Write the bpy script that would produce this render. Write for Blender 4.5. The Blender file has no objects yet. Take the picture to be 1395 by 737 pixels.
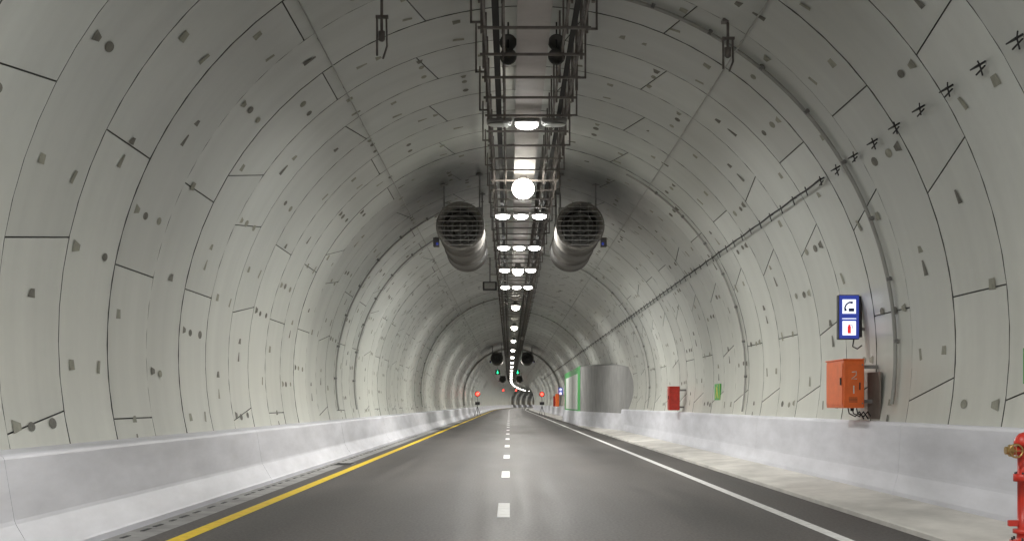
import bpy, math, random
from mathutils import Vector
random.seed(7)
scene=bpy.context.scene
X0,Z0,R=0.3,2.3,5.8
def off(y):
    return 0.0 if y<270 else (y-270)**2/(2*4300.0)
def rad(a): return math.radians(a)
# ------------------------------------------------------------ materials
def mat(name,col,rough=.6,metal=0,emis=0,var=.15,scale=3.0,bump=0.0,spec=.5,stretch=(1,1,1),tone=False,col2=None):
    m=bpy.data.materials.new(name); m.use_nodes=True
    nt=m.node_tree; N=nt.nodes; L=nt.links
    b=N['Principled BSDF']
    b.inputs['Roughness'].default_value=rough; b.inputs['Metallic'].default_value=metal
    b.inputs['Specular IOR Level'].default_value=spec
    if emis>0:
        b.inputs['Base Color'].default_value=(*col,1)
        b.inputs['Emission Color'].default_value=(*col,1); b.inputs['Emission Strength'].default_value=emis
        m.cycles.emission_sampling='NONE'
        return m
    g=N.new('ShaderNodeNewGeometry')
    mp=N.new('ShaderNodeMapping'); mp.inputs['Scale'].default_value=stretch
    L.new(g.outputs['Position'],mp.inputs['Vector'])
    n1=N.new('ShaderNodeTexNoise'); n1.inputs['Scale'].default_value=scale; n1.inputs['Detail'].default_value=5; n1.inputs['Roughness'].default_value=.6
    L.new(mp.outputs[0],n1.inputs['Vector'])
    mr=N.new('ShaderNodeMapRange'); mr.inputs[1].default_value=.3; mr.inputs[2].default_value=.7
    L.new(n1.outputs[0],mr.inputs[0])
    mx=N.new('ShaderNodeMix'); mx.data_type='RGBA'
    lo=col2 if col2 else tuple(c*(1-var) for c in col)
    mx.inputs[6].default_value=(*lo,1); mx.inputs[7].default_value=(*[min(1,c*(1+var*.5)) for c in col],1)
    L.new(mr.outputs[0],mx.inputs[0])
    L.new(mx.outputs[2],b.inputs['Base Color'])
    if bump>0:
        n2=N.new('ShaderNodeTexNoise'); n2.inputs['Scale'].default_value=scale*8; n2.inputs['Detail'].default_value=4
        L.new(g.outputs['Position'],n2.inputs['Vector'])
        bp=N.new('ShaderNodeBump'); bp.inputs['Strength'].default_value=bump; bp.inputs['Distance'].default_value=.01
        L.new(n2.outputs[0],bp.inputs['Height']); L.new(bp.outputs[0],b.inputs['Normal'])
    return m

def mathn(N,L,op,a,b=None,c=None):
    n=N.new('ShaderNodeMath'); n.operation=op
    for i,v in enumerate((a,b,c)):
        if v is None: continue
        if isinstance(v,(int,float)): n.inputs[i].default_value=v
        else: L.new(v,n.inputs[i])
    return n.outputs[0]

def lining_material():
    m=bpy.data.materials.new('painted_segment_concrete'); m.use_nodes=True
    nt=m.node_tree;N=nt.nodes;L=nt.links;b=N['Principled BSDF']
    g=N.new('ShaderNodeNewGeometry')
    def noise(sc,stretch,det=5):
        mp=N.new('ShaderNodeMapping'); mp.inputs['Scale'].default_value=stretch
        L.new(g.outputs['Position'],mp.inputs['Vector'])
        n=N.new('ShaderNodeTexNoise'); n.inputs['Scale'].default_value=sc; n.inputs['Detail'].default_value=det
        L.new(mp.outputs[0],n.inputs['Vector']); return n.outputs[0]
    big=noise(.35,(1,1,1),3); fine=noise(7,(1,1,1),4); streak=noise(1.0,(.5,2.2,.10),3)
    at=N.new('ShaderNodeAttribute'); at.attribute_name='tone'
    s=mathn(N,L,'MULTIPLY_ADD',big,.28,.86)
    s=mathn(N,L,'MULTIPLY_ADD',mathn(N,L,'SUBTRACT',fine,.5),.10,s)
    s=mathn(N,L,'MULTIPLY_ADD',mathn(N,L,'SUBTRACT',streak,.5),.28,s)
    s=mathn(N,L,'MULTIPLY',s,at.outputs['Fac'])
    # darker patches in the lining colour around each pair of jet fans
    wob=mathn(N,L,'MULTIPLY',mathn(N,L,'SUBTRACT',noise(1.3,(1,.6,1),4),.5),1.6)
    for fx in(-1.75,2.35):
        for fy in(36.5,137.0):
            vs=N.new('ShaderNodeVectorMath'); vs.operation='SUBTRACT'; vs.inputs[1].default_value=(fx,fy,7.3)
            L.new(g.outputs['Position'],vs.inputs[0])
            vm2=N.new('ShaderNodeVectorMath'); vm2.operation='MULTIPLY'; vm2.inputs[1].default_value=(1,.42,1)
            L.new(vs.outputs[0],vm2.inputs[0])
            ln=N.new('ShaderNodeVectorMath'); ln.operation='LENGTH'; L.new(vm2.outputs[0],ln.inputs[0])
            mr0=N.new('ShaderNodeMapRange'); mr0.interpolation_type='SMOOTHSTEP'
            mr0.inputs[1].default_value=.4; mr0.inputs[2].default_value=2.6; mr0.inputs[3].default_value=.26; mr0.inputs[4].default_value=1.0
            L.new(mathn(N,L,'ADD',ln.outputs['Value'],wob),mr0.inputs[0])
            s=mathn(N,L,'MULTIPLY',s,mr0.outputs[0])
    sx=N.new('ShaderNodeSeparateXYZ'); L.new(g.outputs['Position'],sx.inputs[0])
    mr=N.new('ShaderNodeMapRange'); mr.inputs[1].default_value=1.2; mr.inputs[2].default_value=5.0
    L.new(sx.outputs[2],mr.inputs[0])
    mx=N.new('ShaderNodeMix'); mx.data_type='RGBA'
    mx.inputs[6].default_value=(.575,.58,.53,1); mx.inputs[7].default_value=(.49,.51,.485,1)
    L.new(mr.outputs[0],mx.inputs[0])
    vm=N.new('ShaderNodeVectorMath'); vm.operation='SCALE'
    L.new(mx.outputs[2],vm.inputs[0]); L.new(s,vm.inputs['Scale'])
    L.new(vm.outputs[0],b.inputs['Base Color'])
    rr=mathn(N,L,'MULTIPLY_ADD',fine,.16,.25); L.new(rr,b.inputs['Roughness'])
    b.inputs['Specular IOR Level'].default_value=.55
    return m

def asphalt_material():
    m=bpy.data.materials.new('asphalt'); m.use_nodes=True
    nt=m.node_tree;N=nt.nodes;L=nt.links;b=N['Principled BSDF']
    g=N.new('ShaderNodeNewGeometry')
    sx=N.new('ShaderNodeSeparateXYZ'); L.new(g.outputs['Position'],sx.inputs[0])
    w=mathn(N,L,'COSINE',mathn(N,L,'MULTIPLY',mathn(N,L,'ADD',sx.outputs[0],.08),2*math.pi/1.84))
    def noise(sc,stretch,det=5):
        mp=N.new('ShaderNodeMapping'); mp.inputs['Scale'].default_value=stretch
        L.new(g.outputs['Position'],mp.inputs['Vector'])
        n=N.new('ShaderNodeTexNoise'); n.inputs['Scale'].default_value=sc; n.inputs['Detail'].default_value=det
        L.new(mp.outputs[0],n.inputs['Vector']); return n.outputs[0]
    fine=noise(30,(1,.4,1),3); mid=noise(1.5,(2.2,.10,1),6); big=noise(.6,(1,.25,1),4)
    s=mathn(N,L,'MULTIPLY_ADD',w,.14,.6)
    s=mathn(N,L,'MULTIPLY_ADD',mathn(N,L,'SUBTRACT',mid,.5),1.3,mathn(N,L,'ADD',s,.34))
    s=mathn(N,L,'MULTIPLY_ADD',mathn(N,L,'SUBTRACT',fine,.5),1.6,s)
    s=mathn(N,L,'MULTIPLY_ADD',mathn(N,L,'SUBTRACT',big,.5),.8,s)
    vm=N.new('ShaderNodeVectorMath'); vm.operation='SCALE'; vm.inputs[0].default_value=(.084,.077,.073)
    L.new(s,vm.inputs['Scale']); L.new(vm.outputs[0],b.inputs['Base Color'])
    rr=mathn(N,L,'MULTIPLY_ADD',mid,.3,.46); L.new(rr,b.inputs['Roughness'])
    b.inputs['Specular IOR Level'].default_value=.33
    bp=N.new('ShaderNodeBump'); bp.inputs['Strength'].default_value=.5; bp.inputs['Distance'].default_value=.004
    L.new(fine,bp.inputs['Height']); L.new(bp.outputs[0],b.inputs['Normal'])
    return m

M={}
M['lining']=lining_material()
M['gap']=mat('joint_gasket',(.10,.10,.093),.9)
M['pocket']=mat('bolt_pocket',(.185,.18,.155),.85,var=.45,scale=6)
M['pocket2']=mat('bolt_pocket_filled',(.31,.31,.255),.85,var=.3,scale=6)
M['asphalt']=asphalt_material()
M['barrier']=mat('barrier_paint',(.68,.685,.745),.5,var=.2,scale=1.2,bump=.15,stretch=(1,.35,1.6))
M['conc']=mat('walkway_concrete',(.62,.60,.565),.8,var=.28,scale=1.3,bump=.3,stretch=(1,.5,1))
M['gutter']=mat('gutter_concrete',(.36,.355,.35),.8,var=.35,scale=2,bump=.3)
M['white']=mat('white_road_paint',(.82,.82,.81),.6,var=.25,scale=7)
M['yellow']=mat('yellow_road_paint',(.90,.63,.015),.6,var=.2,scale=7)
M['galv']=mat('galvanised_steel',(.26,.255,.25),.55,.3,var=.25,scale=6)
M['rust']=mat('ladder_steel',(.20,.18,.17),.6,.3,var=.3,scale=6)
M['tray']=mat('cable_tray_cover',(.50,.47,.455),.6,.0,var=.12,scale=2)
M['fan']=mat('fan_housing',(.16,.152,.14),.7,.0,var=.35,scale=3,spec=.3)
M['dark']=mat('dark_steel',(.03,.03,.032),.6,.2)
M['mid']=mat('grille_steel',(.12,.12,.115),.5,.4)
M['black']=mat('black_rubber',(.012,.012,.012),.7)
M['pipe']=mat('conduit_grey',(.38,.38,.36),.5,.1,var=.15)
M['orange']=mat('orange_cabinet_paint',(.92,.18,.035),.42,var=.12,scale=5)
M['red']=mat('red_paint',(.55,.035,.02),.42,var=.25,scale=6)
M['brass']=mat('brass',(.45,.3,.12),.35,.9)
M['slab']=mat('brown_slab',(.22,.19,.165),.7,var=.3)
M['blue']=mat('blue_sign_face',(.03,.05,.30),.3,0,emis=.8)
M['glowwhite']=mat('lit_sign_white',(.85,.9,1.0),.3,0,emis=1.2)
M['signred']=mat('sign_red',(.75,.03,.03),.4,emis=.8)
M['inkblue']=mat('pictogram_blue',(.02,.03,.15),.4)
M['green']=mat('green_sign_paint',(.05,.40,.09),.5,var=.15)
M['yel']=mat('sign_yellow',(.6,.6,.06),.5)
M['pwhite']=mat('panel_white',(.72,.75,.72),.5,var=.08)
M['niche']=mat('niche_render',(.30,.30,.297),.85,var=.2,scale=1,spec=.3)
M['lens']=mat('luminaire_lens',(1,.99,.95),.3,emis=22)
M['lensbig']=mat('luminaire_lens_high_output',(1,.96,.84),.3,emis=28)
M['ledgreen']=mat('signal_green',(.05,1,.45),.3,emis=2)
M['ledred']=mat('signal_red',(1,.06,.04),.3,emis=5)
M['gground']=mat('bedrock_ground',(.2,.18,.15),.9)

# ------------------------------------------------------------ mesh builder
class MB:
    def __init__(s,mats): s.v=[];s.f=[];s.m=[];s.sm=[];s.t=[];s.mats=mats
    def mi(s,k): return s.mats.index(k)
    def add(s,vs,fs,k,smooth=False,tone=1.0):
        o=len(s.v); s.v+= [tuple(p) for p in vs]
        i=s.mi(k)
        for f in fs: s.f.append([o+a for a in f]); s.m.append(i); s.sm.append(smooth); s.t.append(tone)
    def box(s,a,b,k,bev=0.0):
        x0,y0,z0=[min(a[i],b[i]) for i in range(3)]; x1,y1,z1=[max(a[i],b[i]) for i in range(3)]
        if bev<=0:
            v=[(x0,y0,z0),(x1,y0,z0),(x1,y1,z0),(x0,y1,z0),(x0,y0,z1),(x1,y0,z1),(x1,y1,z1),(x0,y1,z1)]
            s.add(v,[(0,3,2,1),(4,5,6,7),(0,1,5,4),(1,2,6,5),(2,3,7,6),(3,0,4,7)],k); return
        import bmesh
        bm=bmesh.new(); bmesh.ops.create_cube(bm,size=1)
        for q in bm.verts:
            q.co=Vector(((x0+x1)/2+q.co.x*(x1-x0),(y0+y1)/2+q.co.y*(y1-y0),(z0+z1)/2+q.co.z*(z1-z0)))
        bmesh.ops.bevel(bm,geom=bm.edges[:],offset=bev,segments=2,affect='EDGES',profile=.5)
        bm.verts.index_update()
        s.add([q.co[:] for q in bm.verts],[[q.index for q in f.verts] for f in bm.faces],k); bm.free()
    def path(s,pts,r,k,n=8,cap=True):
        pts=[Vector(p) for p in pts]; rings=[];up=None
        for i,p in enumerate(pts):
            t=(pts[min(i+1,len(pts)-1)]-pts[max(i-1,0)]).normalized()
            if up is None:
                up=Vector((0,0,1)) if abs(t.z)<.9 else Vector((0,1,0))
            a=(up-t*up.dot(t))
            if a.length<1e-4: a=Vector((1,0,0))-t*t.x
            a.normalize(); up=a; b=t.cross(a)
            rr=r[i] if isinstance(r,(list,tuple)) else r
            rings.append([p+(a*math.cos(2*math.pi*j/n)+b*math.sin(2*math.pi*j/n))*rr for j in range(n)])
        v=[q for rg in rings for q in rg]; f=[]
        for i in range(len(pts)-1):
            for j in range(n):
                j2=(j+1)%n; f.append((i*n+j,i*n+j2,(i+1)*n+j2,(i+1)*n+j))
        s.add(v,f,k,True)
        if cap:
            s.add(rings[0],[tuple(range(n))],k); s.add(rings[-1],[tuple(range(n))],k)
    def lathe(s,c,prof,k,n=32,axis='Y'):
        v=[];f=[]
        for (a,r) in prof:
            for j in range(n):
                t=2*math.pi*j/n; cx,cz=r*math.cos(t),r*math.sin(t)
                if axis=='Y': v.append((c[0]+cx,c[1]+a,c[2]+cz))
                elif axis=='Z': v.append((c[0]+cx,c[1]+cz,c[2]+a))
                else: v.append((c[0]+a,c[1]+cx,c[2]+cz))
        for i in range(len(prof)-1):
            for j in range(n):
                j2=(j+1)%n; f.append((i*n+j,i*n+j2,(i+1)*n+j2,(i+1)*n+j))
        s.add(v,f,k,True)
    def ell(s,c,r,k,n=20,h=10):
        v=[];f=[]
        for i in range(h+1):
            p=math.pi*i/h
            for j in range(n):
                t=2*math.pi*j/n
                v.append((c[0]+r[0]*math.sin(p)*math.cos(t),c[1]+r[1]*math.sin(p)*math.sin(t),c[2]+r[2]*math.cos(p)))
        for i in range(h):
            for j in range(n):
                j2=(j+1)%n; f.append((i*n+j,i*n+j2,(i+1)*n+j2,(i+1)*n+j))
        s.add(v,f,k,True)
    def build(s,name,parent=None):
        v=[(x+off(y),y,z) for x,y,z in s.v]
        lo=[min(p[i] for p in v) for i in range(3)]; hi=[max(p[i] for p in v) for i in range(3)]
        c=((lo[0]+hi[0])/2,(lo[1]+hi[1])/2,lo[2])
        me=bpy.data.meshes.new(name); me.from_pydata([(x-c[0],y-c[1],z-c[2]) for x,y,z in v],[],s.f)
        for k in s.mats: me.materials.append(M[k])
        me.polygons.foreach_set('material_index',s.m); me.polygons.foreach_set('use_smooth',s.sm)
        a=me.attributes.new('tone','FLOAT','FACE'); a.data.foreach_set('value',s.t)
        me.update()
        ob=bpy.data.objects.new(name,me); ob.location=c; scene.collection.objects.link(ob)
        if parent:
            ob.parent=parent; ob.location=Vector(c)-parent.location
        return ob

def P(th,y,r=R):
    t=rad(th); return (X0+r*math.cos(t),y,Z0+r*math.sin(t))

# ------------------------------------------------------------ tunnel lining
W=1.87
NR=440
def joints(k):
    c=(k//2)%3
    if k%2==0:
        J=[(-30,-30),(6.5,6.5),(25,21),(64,67),(110,107),(154,154),(196,193),(212,212)]
    else:
        J=[(-30,-30),(-4.4,-7.5),(37.7,37.7),(80,83),(126,126),(149,145) if c==1 else (169,169),(169,169) if c==1 else (190,190),(212,212)]
    if c==2: J=[(a,b) if abs(a-b)>.1 or i in(0,len(J)-1) else (a+1.2,b-1.2) for i,(a,b) in enumerate(J)]
    return J
lin=MB(['lining','gap']); 
TH0,TH1=-11.3,194
rings=[]
for k in range(-6,NR):
    ya=15.5+(k-6)*W
    if ya<-36: continue
    yb=ya+W
    rings.append((k,ya))
    rr=random.Random(k); base=.94+.12*rr.random(); dr=rr.uniform(-.004,.004)
    g=.014; ya2=ya+g; yb2=yb-g
    J=joints(k) if ya<200 else [(-30,-30),(40,40),(126,126),(212,212)]
    for i in range(len(J)-1):
        gl=math.degrees(.0095/R)
        n0,n1=J[i][0]+gl,J[i+1][0]-gl; f0,f1=J[i][1]+gl,J[i+1][1]-gl
        n0=max(n0,TH0);f0=max(f0,TH0);n1=min(n1,TH1);f1=min(f1,TH1)
        if n1<=n0: continue
        tone=base*(.94+.12*rr.random())
        n=max(3,int((n1-n0)/(4 if ya<120 else 9)))
        r0=R+dr
        V=[];F=[]
        for j in range(n+1):
            u=j/n
            V.append(P(n0+(n1-n0)*u,ya2,r0)); V.append(P(f0+(f1-f0)*u,yb2,r0))
        for j in range(n): F.append((2*j,2*j+1,2*j+3,2*j+2))
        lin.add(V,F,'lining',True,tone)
        if ya<100:
            V=[];F=[]
            for j in range(n+1):
                u=j/n
                V+= [P(n0+(n1-n0)*u,ya2,r0),P(n0+(n1-n0)*u,ya2,r0+.035),P(f0+(f1-f0)*u,yb2,r0),P(f0+(f1-f0)*u,yb2,r0+.035)]
            for j in range(n):
                a=4*j;b=4*j+4; F.append((a,a+1,b+1,b)); F.append((a+2,b+2,b+3,a+3))
            m=len(V)-4
            F.append((0,2,3,1)); F.append((m,m+1,m+3,m+2))
            lin.add(V,F,'gap',False,tone)
V=[];F=[];ys=[-36]+list(range(0,820,20)); n=48
for y in ys:
    for j in range(n+1): V.append(P(TH0-2+(TH1-TH0+4)*j/n,y,R+.042))
for i in range(len(ys)-1):
    for j in range(n): a=i*(n+1)+j; F.append((a,a+n+1,a+n+2,a+1))
lin.add(V,F,'gap',True)
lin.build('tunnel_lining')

# bolt pockets (grouted recess marks)
pk=MB(['pocket','pocket2'])
def shape(th,y,pts,k='pocket',r=R-.008):
    pk.add([P(th+math.degrees(b/R),y+a,r) for a,b in pts],[tuple(range(len(pts)))],k)
def oval(a,b,n=14): return [(a*math.cos(2*math.pi*i/n),b*math.sin(2*math.pi*i/n)) for i in range(n)]
for k,ya in rings:
    if ya>170 or ya<-2: continue
    rr=random.Random(k*7+1)
    ph=rr.choice([0,0,3])+ (7.3 if k%2 else 0)
    i=0; th=-8+ph
    while th<191:
        ty=(i+k)%3; sgn=1 if th<90 else -1
        def mk(f,pts,kk=None,dth=0):
            if rr.random()<.12: return
            kk=kk or ('pocket' if rr.random()<.6 else 'pocket2')
            sc=rr.uniform(.72,.95)
            shape(th+dth+rr.uniform(-.25,.25),ya+W*f+rr.uniform(-.02,.02),[(a*sc,b*sgn*sc) for a,b in pts],kk)
        if ty==0:
            mk(.17,[(-.16,-.085),(.10,-.04),(.10,.04),(-.16,.085)])
            mk(.38,oval(.15,.075)); mk(.74,oval(.14,.075))
        elif ty==1:
            mk(.24,[(-.13,-.08),(.12,-.07),(.08,.08),(-.12,.08)],'pocket2'); mk(.78,[(-.09,-.10),(.05,-.12),(.12,.11),(-.01,.11)],'pocket2')
        else:
            mk(.5,[(-.14,-.01),(.13,-.01),(.10,.12),(-.05,.11)]); mk(.47,[(-.09,-.13),(.11,-.13),(.10,.12),(.02,.12)],None,-2.7*sgn)
        i+=1; th+=14.7
pk.build('bolt_pocket_marks')

# ------------------------------------------------------------ floor
def strip(name,xa,xb,z,k,ya=-36,yb=800,step=10):
    mb=MB([k]); ys=[]; y=ya
    while y<yb: ys.append(y); y+=step
    ys.append(yb)
    V=[];F=[]
    for y in ys: V+=[(xa,y,z),(xb,y,z)]
    for i in range(len(ys)-1): F.append((2*i,2*i+1,2*i+3,2*i+2))
    mb.add(V,F,k); return mb
strip('road',-4.05,4.7,0,'asphalt').build('road')
strip('gutter',-5.6,-4.05,.0,'gutter').build('gutter_pavement')
def prof(name,pts,k,ya,yb,seg,gap):
    mb=MB([k]); y=ya
    while y<yb:
        y2=min(y+seg,yb); a=y+gap/2;b=y2-gap/2
        n=len(pts)
        V=[(p[0],a,p[1]) for p in pts]+[(p[0],b,p[1]) for p in pts]
        F=[(i,i+1,n+i+1,n+i) for i in range(n-1)]
        mb.add(V,F,k)
        mb.add([(p[0],a,p[1]) for p in pts],[tuple(range(n))],k); mb.add([(p[0],b,p[1]) for p in pts],[tuple(range(n))],k)
        y=y2
    return mb
left=[(-4.48,-.05),(-4.48,.07),(-4.50,.09),(-4.66,.36),(-4.675,.40),(-4.77,.97),(-4.785,1.0),(-4.81,1.015),(-5.6,1.015),(-5.6,-.05)]
prof('b',left,'barrier',-36,800,12,.010).build('concrete_barrier')
right=[(5.74,-.05),(5.74,.2),(5.745,.22),(5.81,.45),(5.815,.49),(5.85,1.17),(5.86,1.205),(5.88,1.22),(6.15,1.22),(6.15,-.05)]
prof('b',right,'barrier',-36,800,11,.012).build('concrete_barrier')
walk=[(4.62,-.05),(4.625,.055),(4.64,.065),(5.78,.14),(5.78,-.05)]
prof('w',walk,'conc',-36,800,9.0,.006).build('walkway')
# markings
strip('y',-3.76,-3.56,.004,'yellow').build('yellow_edge_line')
strip('w',3.62,3.78,.004,'white').build('white_edge_line')
mb=MB(['white'])
y=17.75-9*5
while y<600:
    mb.add([(-.165,y-1.2,.004),(.005,y-1.2,.004),(.005,y+1.2,.004),(-.165,y+1.2,.004)],[(0,1,2,3)],'white'); y+=9.05
mb.build('lane_dash_marking')
mb=MB(['dark','galv'])
y=8.0;rr=random.Random(3)
while y<60:
    mb.box((-4.36,y,.001),(-4.31,y+rr.uniform(.15,.4),.005),'dark'); y+=rr.uniform(.5,.9)
for gy in (31.,75.,119.):
    mb.box((-4.35,gy,.005),(-3.85,gy+1.0,.012),'galv')
    for i in range(8): mb.box((-4.31,gy+.08+i*.115,.0125),(-3.89,gy+.14+i*.115,.015),'dark')
mb.build('drain_channel')
mb=MB(['gground']); mb.add([(-1500,-1500,-.4),(1500,-1500,-.4),(1500,1500,-.4),(-1500,1500,-.4)],[(0,1,2,3)],'gground'); mb.build('ground')

# ------------------------------------------------------------ cable ladder
cl=MB(['rust','tray','galv','black'])
ye=320
def rail(x,z,w,h,k,ya=-10,yb=ye):
    y=ya
    while y<yb:
        y2=min(y+24,yb); cl.box((x-w/2,y,z-h/2),(x+w/2,y2,z+h/2),k); y=y2
rail(.36,7.16,.50,.08,'tray')
for x in(-.36,-.08,.82,1.08): rail(x,7.0,.03,.08,'rust')
for x in(-.40,1.13): rail(x,7.5,.03,.05,'rust')
rail(-.20,7.06,.10,.03,'black'); rail(.95,7.06,.08,.03,'black')
y=-9.6;i=0
while y<ye:
    if y<150 or i%3==0:
        rr=random.Random(i)
        cl.box((-.46,y-.025,6.92),(1.18,y+.025,6.955),'rust')
        for x in(-.40,1.12): cl.box((x-.022,y-.022,6.72 if rr.random()<.5 else 6.86),(x+.022,y+.022,8.02),'rust')
        for x in(-.10,.84): cl.box((x-.015,y-.015,6.85),(x+.015,y+.015,8.05),'rust')
        if i%2==0:
            cl.box((-.58,y+.3,7.1),(-.55,y+.34,7.95),'rust'); cl.box((-.58,y+.3,7.1),(-.37,y+.34,7.13),'rust')
            cl.box((1.27,y+.3,7.0),(1.30,y+.34,7.95),'rust'); cl.box((1.10,y+.3,7.0),(1.30,y+.34,7.03),'rust')
    y+=1.4;i+=1
cl.build('cable_ladder')

# ------------------------------------------------------------ luminaires
def luminaire(x,y,z=6.80,big=False,lit=True,rs=1.0):
    L='lensbig' if big else 'lens'
    if not lit: L='pwhite'
    mb=MB(['galv',L])
    if big:
        mb.lathe((x,y,z),[(.26,.02),(.25,.09),(.12,.12),(.05,.24),(0,.255),(-.02,.245)],'galv',20,'Z')
        mb.ell((x,y,z-.05),(.24*rs,.24*rs,.22*rs),L,16,8)
    else:
        mb.box((x-.22*rs,y-.16,z+.03),(x+.22*rs,y+.16,z+.11),'galv',.02)
        mb.ell((x,y,z+.0),(.20*rs,.15,.085 if lit else .03),L,16,6)
        mb.box((x-.03,y-.03,z+.10),(x+.03,y+.03,6.92),'galv')
    return mb.build('tunnel_luminaire')
def lamp(x,y,z,power,sx=.4,sy=.3,col=(1,.985,.94),parent=None):
    l=bpy.data.lights.new('lamp_light','AREA'); l.shape='ELLIPSE'; l.size=sx; l.size_y=sy; l.energy=power; l.color=col
    l.spread=math.pi
    o=bpy.data.objects.new('lamp_light',l); o.location=(x+off(y),y,z); scene.collection.objects.link(o)
    if parent: o.parent=parent; o.location=Vector((x+off(y),y,z))-parent.location
rows=[36,43.3,50.6,58]
for y in rows:
    for x in(-.19,.33,.85):
        o=luminaire(x,y)
        if x==.33: lamp(x,y,6.68,255,1.3,.3,parent=o)
for x in(-.19,.33,.85):
    o=luminaire(x,24.2,lit=(x==.33),rs=1.1)
    if x==.33: lamp(x,24.2,6.68,330,.4,.3,parent=o)
for y in(9.6,2.3,-5.0,-12.3,-20,-27):
    o=luminaire(.33,y); lamp(.33,y,6.68,430,.4,.3,parent=o)
ys=[30.6,49.4]
y=67.8
while y<500: ys.append(y); y+=18.4
for y in ys:
    o=luminaire(.33,y,6.72,True,rs=1.12 if y<40 else (.9 if y<100 else .75))
    lamp(.33,y,6.42,420 if y<60 else 640,.4,.4,(1,.975,.91),o)
for y in(530,570,610,650,700,750):
    o=luminaire(.33,y,6.8,False,rs=.6); lamp(.33,y,6.60,650,.4,.3,parent=o)

# ------------------------------------------------------------ jet fans
def jetfan(x,y,z,r=.62,Ln=5.8):
    mb=MB(['fan','dark','mid','galv','blue','black'])
    mb.lathe((x,y,z),[(.16,r-.10),(.03,r-.02),(0,r+.03),(.03,r+.045),(.10,r+.03),(.16,r),(1.7,r),(1.71,r+.03),(1.78,r+.03),(1.79,r),(Ln-1.8,r),(Ln-1.79,r+.03),(Ln-1.72,r+.03),(Ln-1.71,r),(Ln-.1,r),(Ln,r+.04),(Ln,r-.06)],'fan',40)
    mb.lathe((x,y,z),[(.16,r-.10),(1.9,r-.12),(1.9,.02)],'dark',32)
    mb.lathe((x,y,z),[(Ln,r-.06),(Ln-1.9,r-.12),(Ln-1.9,.02)],'dark',32)
    for s0,e in((.7,1),(Ln-.7,-1)):
        mb.lathe((x,y,z),[(s0-.25*e,.01),(s0-.2*e,.10),(s0,.19),(s0+1.1*e,.2)],'mid',20)
    for i in range(10):
        a=2*math.pi*i/10; c,s_=math.cos(a),math.sin(a)
        pts=[]
        for rr_,tw in((.18,.10),(r-.13,.16)):
            pts.append((x+rr_*c-tw*s_,y+.95,z+rr_*s_+tw*c)); pts.append((x+rr_*c+tw*s_,y+1.1,z+rr_*s_-tw*c))
        mb.add(pts,[(0,1,3,2)],'mid')
    for ring in(.2,.34,.48): mb.path([(x+ring*math.cos(2*math.pi*i/24),y+.02,z+ring*math.sin(2*math.pi*i/24)) for i in range(25)],.009,'mid',5,False)
    for i in range(-4,5):
        h=i*.13; w=math.sqrt(max(0,(r-.0)**2-h*h))
        mb.path([(x-w,y+.0,z+h),(x+w,y+.0,z+h)],.013,'galv',5)
    for i in(-2,-1,0,1,2):
        h=i*.22; w=math.sqrt(max(0,(r-.0)**2-h*h)); mb.path([(x+h,y+.025,z-w),(x+h,y+.025,z+w)],.010,'mid',5)
    for yy in(1.2,Ln-1.3):
        mb.box((x-.55,y+yy-.05,z+r-.12),(x+.55,y+yy+.05,z+r+.06),'galv')
        for dx in(-.5,.5):
            top=Z0+math.sqrt(R*R-(x+dx-X0)**2)
            mb.box((x+dx-.022,y+yy-.03,z+r+.06),(x+dx+.022,y+yy+.03,top),'galv')
            mb.box((x+dx-.1,y+yy-.1,top-.06),(x+dx+.1,y+yy+.1,top-.035),'galv')
    s_=1 if x>X0 else -1
    mb.box((x+s_*(r+.01),y+.9,z-.45),(x+s_*(r+.17),y+1.15,z-.2),'fan',.01)
    mb.box((x+s_*(r+.02),y+.75,z-.42),(x+s_*(r+.08),y+.8,z-.36),'blue')
    mb.build('jet_fan')
for y in(34.6,135,250):
    for x in(-1.34,1.93): jetfan(x,y,6.34)

def speaker(x,y,z):
    mb=MB(['mid','dark'])
    mb.lathe((x,y,z),[(.24,.02),(.22,.07),(.12,.09),(.0,.13),(-.02,.135),(-.02,.11),(.08,.05),(.08,.001)],'mid',20)
    mb.box((x-.012,y+.05,z+.1),(x+.012,y+.09,z+.34),'dark')
    mb.build('horn_loudspeaker')
for x in(-.02,.74):
    for z in(6.98,7.20): speaker(x,19.95,z-.04)

mb=MB(['dark','galv'])
mb.box((-1.18,56,6.50),(-.55,56.3,6.88),'dark',.03); mb.box((-1.10,55.93,6.56),(-.63,55.99,6.82),'galv',.02)
mb.path([(-.86,56.15,6.88),(-.86,56.15,7.95)],.03,'galv')
mb.path([(-.86,56.15,7.2),(-.42,56.15,7.2)],.02,'galv')
mb.build('video_camera_housing')

# ------------------------------------------------------------ conduits
def arc(y,t0,t1,r,rad_,k='pipe',mbx=None,brk=True):
    mbx.path([P(t0+(t1-t0)*i/40,y,r) for i in range(41)],rad_,k,7)
    if brk:
        n=int(abs(t1-t0)/9)
        for i in range(1,n):
            t=t0+(t1-t0)*i/n; a=P(t,y,r-.03); b=P(t,y,R-.004)
            mbx.path([a,b],.035,'galv',6)
for (y,t0,t1) in((19.9,-8,80),(32.6,-10,62),(55,-10,80),(90,-9,80)):
    m=MB(['pipe','galv']); arc(y,t0,t1,R-.05,.022,'pipe',m); arc(y+.11,t0,t1,R-.04,.014,'pipe',m,False); m.build('conduit_drop')
for (y,t0,t1) in((39.8,190,110),(44.5,190,110),(78,190,100)):
    m=MB(['pipe','galv']); arc(y,t0,t1,R-.07,.03,'pipe',m); m.build('conduit_drop')
m=MB(['pipe','galv']); arc(150,-10,190,R-.12,.10,'pipe',m,False); m.build('conduit_drop')
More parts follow.
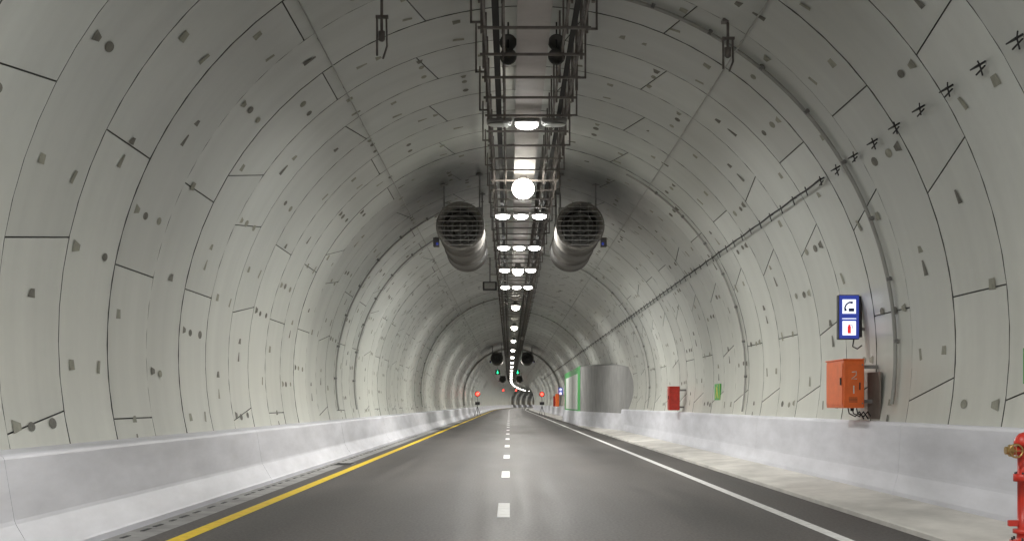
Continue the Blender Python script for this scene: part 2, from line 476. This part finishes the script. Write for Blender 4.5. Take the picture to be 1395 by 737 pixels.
for th in(55.5,124):
    m=MB(['pipe','galv'])
    yy=-5
    while yy<260:
        m.path([P(th,yy,R-.06),P(th,yy+12,R-.06)],.012,'pipe',6); 
        for q in range(0,12,3): m.path([P(th,yy+q+.5,R-.06),P(th,yy+q+.5,R-.004)],.016,'galv',5)
        yy+=12
    m.build('fire_detection_pipe')
m=MB(['black','dark'])
m2=MB(['dark','black','rust'])
y=12.0;i=0
while y<150:
    a=P(31,y,R-.004); b=P(31,y,R-.08); rr=random.Random(i)
    m2.path([a,b],.013,'dark',6)
    dy=rr.uniform(-.05,.05)
    c=P(31.5,y-.06+dy,R-.085);d=P(30.2-rr.random()*.4,y+.05,R-.09)
    m2.path([c,b,d],.010 if y<40 else .014,'dark',6)
    if y<22:
        m2.path([b,P(31.1,y+.20,R-.11)],[.020,.009],'black',6)
        m2.path([P(30.6,y-.05,R-.06),P(30.3,y+.22,R-.07)],.011,'black',6)
    y+=1.03 if y<60 else 2.06;i+=1
m2.build('cable_clip_row')
pts=[]; y=21.2
while y<200:
    pts.append(P(31+.08*math.sin(y*3.05),y,R-.09)); y+=.52
m.path(pts,.018,'black',6); m.build('radiating_cable')
def pendant(x,y,ztop,ln):
    m=MB(['rust','dark'])
    m.box((x-.09,y-.09,ztop-.012),(x+.09,y+.09,ztop+.03),'rust')
    m.path([(x,y,ztop),(x,y,ztop-ln*.55)],.022,'rust',7)
    m.box((x-.09,y-.03,ztop-ln*.36),(x+.10,y+.03,ztop-ln*.31),'rust')
    m.lathe((x,y,ztop-ln*.72),[(0.16,.02),(.15,.05),(0.02,.05),(0,.03)],'rust',12,'Z')
    m.path([(x-.07,y,ztop-ln*.33),(x-.07,y,ztop-ln*.95)],.018,'rust',6)
    m.path([(x+.07,y,ztop-ln*.33),(x+.08,y,ztop-ln*.8),(x+.02,y,ztop-ln)],.016,'rust',6)
    m.build('hanging_bracket')
pendant(-1.93,19.2,Z0+math.sqrt(R*R-(2.23)**2)-.0,.95)
pendant(3.30,19.2,Z0+math.sqrt(R*R-(3.0)**2)-.0,.75)

# ------------------------------------------------------------ sign
def sos_sign(x,y,z,w=.36,h=.76):
    m=MB(['blue','glowwhite','inkblue','signred','galv','dark'])
    m.box((x-w/2,y,z-h/2),(x+w/2,y+.14,z+h/2),'dark',.015)
    m.box((x-w/2+.012,y-.004,z-h/2+.012),(x+w/2-.012,y-.001,z+h/2-.012),'blue')
    for s,c in((1,z+h*.235),(-1,z-h*.25)):
        q=.115
        m.box((x-q,y-.009,c-q*1.05),(x+q,y-.006,c+q*1.05),'glowwhite')
    c=z+h*.235
    m.path([(x-.06,y-.014,c-.075),(x-.075,y-.014,c-.02),(x-.05,y-.014,c+.035),(x+.0,y-.014,c+.07),(x+.055,y-.014,c+.065)],[.024,.014,.013,.014,.024],'inkblue',8)
    m.box((x-.01,y-.014,c-.085),(x+.085,y-.010,c-.03),'inkblue')
    c=z-h*.25
    m.box((x-.028,y-.014,c-.09),(x+.028,y-.010,c+.035),'signred'); m.box((x-.016,y-.014,c+.035),(x+.016,y-.010,c+.06),'signred')
    m.path([(x+.01,y-.012,c+.062),(x+.05,y-.012,c+.05),(x+.055,y-.012,c-.01)],.006,'inkblue',5)
    m.box((x-.12,y-.008,z-.035),(x+.12,y-.0055,z-.022),'glowwhite')
    m.box((x+w/2,y+.03,z+h*.3),(6.1,y+.10,z+h*.3+.05),'galv'); m.box((x+w/2,y+.03,z-h*.3),(6.1,y+.10,z-h*.3+.05),'galv')
    m.box((x+w/2+.002,y+.02,z-h*.45),(x+w/2+.05,y+.13,z+h*.47),'dark')
    m.path([(x+.1,y+.07,z-h/2),(x+.08,y+.07,z-h/2-.12),(x+.16,y+.07,z-h/2-.16),(x+.24,y+.08,z-h/2-.10)],.012,'dark',6)
    m.build('emergency_telephone_sign')
sos_sign(5.80,21.7,2.98)
sos_sign(5.80,144,2.9,.5,.9)

def cabinet(x0,x1,y,ln,z0,z1,name,k,marks=True):
    m=MB([k,'dark','black','galv','pwhite','gutter','red'] if k!='red' else ['red','dark','black','galv','pwhite','gutter'])
    m.box((x0,y,z0),(x1,y+ln,z1),k,.02)
    m.box((x0-.012,y+.05,z0+.05),(x0-.002,y+ln-.05,z1-.05),k,.004)
    m.box((x0-.03,y+.10,z0+.38),(x0-.012,y+.14,z0+.50),'dark')
    m.box((x0-.015,y-.015,z1-.004),(x1+.0,y+ln+.015,z1+.02),k,.006)
    m.box((x0+.05,y-.010,z0+.06),(x1-.05,y-.002,z1-.08),k,.003)
    if marks:
        m.path([(x0+.13,y-.013,z1-.20),(x0+.2,y-.013,z1-.19),(x0+.2,y-.013,z1-.25),(x0+.12,y-.013,z1-.31),(x0+.21,y-.013,z1-.31)],.008,'pwhite',5)
        m.box((x0+.15,y-.014,z1-.55),(x0+.17,y-.011,z1-.42),'pwhite')
        m.box((x1-.09,y-.02,z0+.3),(x1-.07,y-.010,z0+.42),'dark')
        for s in(.1,.9): m.lathe((x1-.035,y-.006,z0+(z1-z0)*s),[(-.006,.001),(-.006,.012),(0,.012)],'galv',8)
        for q in range(4): m.box((x0+.08,y-.0125,z0+.10+q*.022),(x1-.12,y-.0105,z0+.108+q*.022),'dark')
    m.box((x1,y+.1,z0+.08),(6.15,y+.16,z0+.14),'galv'); m.box((x1,y+.1,z1-.14),(6.15,y+.16,z1-.08),'galv')
    m.box((x1,y+ln-.16,z0+.08),(6.15,y+ln-.1,z0+.14),'galv')
    if marks:
        for dx in(.10,.17,.24):
            m.path([(x0+dx,y+.12,z0),(x0+dx+.02,y+.12,z0-.09),(x0+dx+.12,y+.12,z0-.14),(x0+dx+.2,y+.16,z0-.06),(x0+dx+.3,y+.25,z0-.18)],.011,'black',7)
        m.lathe((x0+.17,y+.12,z0),[(-.05,.02),(-.05,.03),(0,.03)],'black',10,'Z')
    return m.build(name)
cabinet(5.50,5.84,20.9,1.15,1.43,2.22,'fire_hose_cabinet','orange')
m=MB(['slab']); m.box((6.0,20.6,1.25),(6.03,21.3,2.02),'slab',.004); m.build('brown_wall_slab')  # thin dark brown patch on the wall beside the orange cabinet
cabinet(5.50,5.86,43.7,.5,1.28,2.08,'extinguisher_cabinet','red',False)
cabinet(5.2,5.6,150,.8,1.2,2.4,'extinguisher_cabinet','red',False)
cabinet(5.2,5.6,143,.8,1.2,2.6,'fire_hose_cabinet','orange',False)

def hydrant(x,y,zb):
    m=MB(['red','brass','dark'])
    m.lathe((x,y,zb),[(0,.14),(.03,.14),(.03,.075),(.10,.07),(.10,.11),(.14,.11),(.14,.065),(.62,.065),(.62,.105),(.655,.105),(.66,.105),(.695,.105),(.695,.065),(.98,.065),(.98,.10),(1.02,.10),(1.06,.085),(1.10,.05),(1.115,.001)],'red',24,'Z')
    for i in range(6):
        a=i*math.pi/3
        m.lathe((x+.12*math.cos(a),y+.12*math.sin(a),zb+.03),[(0,.012),(.03,.012),(.03,.001)],'dark',6,'Z')
        m.lathe((x+.09*math.cos(a),y+.09*math.sin(a),zb+.695),[(0,.01),(.02,.01),(.02,.001)],'dark',6,'Z')
    for s,z in((-1,.93),(1,.93)):
        m.path([(x,y,zb+z),(x+s*.12,y,zb+z)],.045,'red',12)
        m.path([(x+s*.12,y,zb+z),(x+s*.15,y,zb+z)],.062,'brass',12)
        m.path([(x+s*.15,y,zb+z),(x+s*.19,y,zb+z)],.04,'brass',12)
    c=(x-.12,y-.10,zb+.93)
    m.path([(c[0],y,c[2]),c],.012,'brass',8)
    m.path([(c[0]+.065*math.cos(i*math.pi/8),c[1],c[2]+.065*math.sin(i*math.pi/8)) for i in range(17)],.010,'brass',7,False)
    for a in(0,math.pi/2): m.path([(c[0]-.065*math.cos(a),c[1],c[2]-.065*math.sin(a)),(c[0]+.065*math.cos(a),c[1],c[2]+.065*math.sin(a))],.006,'brass',6)
    m.path([(x,y,zb+.25),(x+.5,y+.1,zb+.25),(x+.62,y+.1,zb+.25)],.04,'red',10)
    m.box((x-.16,y-.03,zb+.17),(x-.06,y+.03,zb+.23),'red',.008)
    m.build('fire_hydrant_standpipe')
hydrant(5.185,12.8,.10)

def wallsign(th,y,w,h):
    m=MB(['green','yel','galv'])
    m.box((X0+R*math.cos(rad(th))-.035,y-w/2-.01,Z0+R*math.sin(rad(th))-h/2-.01),(X0+R*math.cos(rad(th))+.05,y+w/2+.01,Z0+R*math.sin(rad(th))+h/2+.01),'green')
    x=X0+R*math.cos(rad(th))-.04; z=Z0+R*math.sin(rad(th))
    def t(pts,k): m.add([(x,y+a*w,z+b*h) for a,b in pts],[tuple(range(len(pts)))],k)
    t([(-.1,.1),(.15,.08),(.2,.3),(-.05,.32)],'yel'); t([(-.3,-.4),(-.15,-.42),(.1,.05),(-.1,.1)],'yel'); t([(.2,-.42),(.36,-.40),(.14,.06),(.02,.04)],'yel')
    t([(-.05+.1*math.cos(i),.40+.06*math.sin(i)) for i in(0,1,2,3,4,5)],'yel')
    m.box((x-.002-.0,y-w/2-.01,z-h/2),(x+.01,y-w/2-.02,z+h/2),'yel')
    m.build('evacuation_sign')
wallsign(-4.5,37,.9,.45)
wallsign(-3.5,14.72,.5,.40)

# ------------------------------------------------------------ cross-passage portal with tapered wing
m=MB(['niche','green','pwhite','dark','barrier'])
pl=[(6.12,62,3.3),(5.45,73,3.7),(4.80,86,4.0),(4.80,110,4.0),(6.1,118,4.0)]
for i in range(len(pl)-1):
    a,b=pl[i],pl[i+1]
    m.add([(a[0],a[1],.1),(b[0],b[1],.1),(b[0],b[1],b[2]),(a[0],a[1],a[2])],[(0,1,2,3)],'niche')
    m.add([(a[0],a[1],a[2]),(b[0],b[1],b[2]),(6.3,b[1],b[2]+.25),(6.3,a[1],a[2]+.1)],[(0,1,2,3)],'niche')
x=4.775
m.box((x,86.1,.9),(x+.02,109.8,4.0),'green')
m.box((x-.02,89,1.1),(x-.002,107,3.6),'pwhite')
for yy in(96,101): m.box((x-.03,yy,1.15),(x-.021,yy+.15,3.55),'niche')
m.box((x-.015,86.0,3.86),(x+.05,110,4.05),'green')
for i in range(len(pl)-1):
    a,b=pl[i],pl[i+1]; d=.22
    m.add([(a[0]-d,a[1],.05),(b[0]-d,b[1],.05),(b[0]-d+.1,b[1],1.0),(a[0]-d+.1,a[1],1.0),(b[0],b[1],1.0),(a[0],a[1],1.0)],[(0,1,2,3),(3,2,4,5)],'barrier')
m.build('cross_passage_portal')

def tripod(x,y):
    m=MB(['dark','ledred','pwhite','red'])
    for a in(90,210,330):
        m.path([(x,y,1.2),(x+.45*math.cos(rad(a)),y+.45*math.sin(rad(a)),0.005)],.03,'dark',6)
    m.path([(x,y,1.1),(x,y,2.5)],.03,'dark',6)
    m.lathe((x,y-.05,2.75),[(0,.001),(0,.36),(.06,.36),(.06,.001)],'red',20)
    m.lathe((x,y-.055,2.75),[(0,.001),(0,.22),(.003,.22)],'ledred',16)
    m.box((x-.3,y-.04,1.35),(x+.3,y,1.75),'dark',.02)
    m.build('road_closure_tripod_signal')
tripod(-4.05,161); tripod(4.25,166)
def signal(x,y,c,z=6.3):
    m=MB(['dark','ledgreen','ledred','galv'])
    m.box((x-.35,y,z-.35),(x+.35,y+.2,z+.35),'dark',.03)
    if c=='ledgreen':
        m.box((x-.06,y-.01,z-.1),(x+.06,y-.004,z+.25),c); m.add([(x-.2,y-.01,z-.05),(x+.2,y-.01,z-.05),(x,y-.01,z-.28)],[(0,1,2)],c)
    else:
        m.path([(x-.2,y-.01,z-.2),(x+.2,y-.01,z+.2)],.05,c,6); m.path([(x+.2,y-.02,z-.2),(x-.2,y-.02,z+.2)],.05,c,6)
    m.path([(x,y+.1,z+.35),(x,y+.1,7.75)],.03,'galv',6)
    m.build('lane_control_signal')
signal(-1.8,193,'ledgreen'); signal(1.25,193,'ledgreen'); signal(-2.0,330,'ledred',5.0); signal(1.3,330,'ledred',5.0)

# ------------------------------------------------------------ world, camera
w=bpy.data.worlds.new('World'); scene.world=w; w.use_nodes=True
nt=w.node_tree; sk=nt.nodes.new('ShaderNodeTexSky'); sk.sky_type='NISHITA'; sk.sun_disc=False; sk.sun_elevation=rad(10)
bg=nt.nodes['Background']; bg.inputs['Strength'].default_value=.01; nt.links.new(sk.outputs[0],bg.inputs[0])
cam=bpy.data.cameras.new('camera'); co=bpy.data.objects.new('camera',cam); scene.collection.objects.link(co)
co.location=(0,0,1.5); co.rotation_euler=(rad(90),0,0)
cam.sensor_width=36; cam.lens=36*1731/1395; cam.shift_x=.0025; cam.shift_y=.130
cam.clip_start=.1; cam.clip_end=3000
scene.camera=co
scene.view_settings.view_transform='Standard'; scene.view_settings.look='None'; scene.view_settings.exposure=0
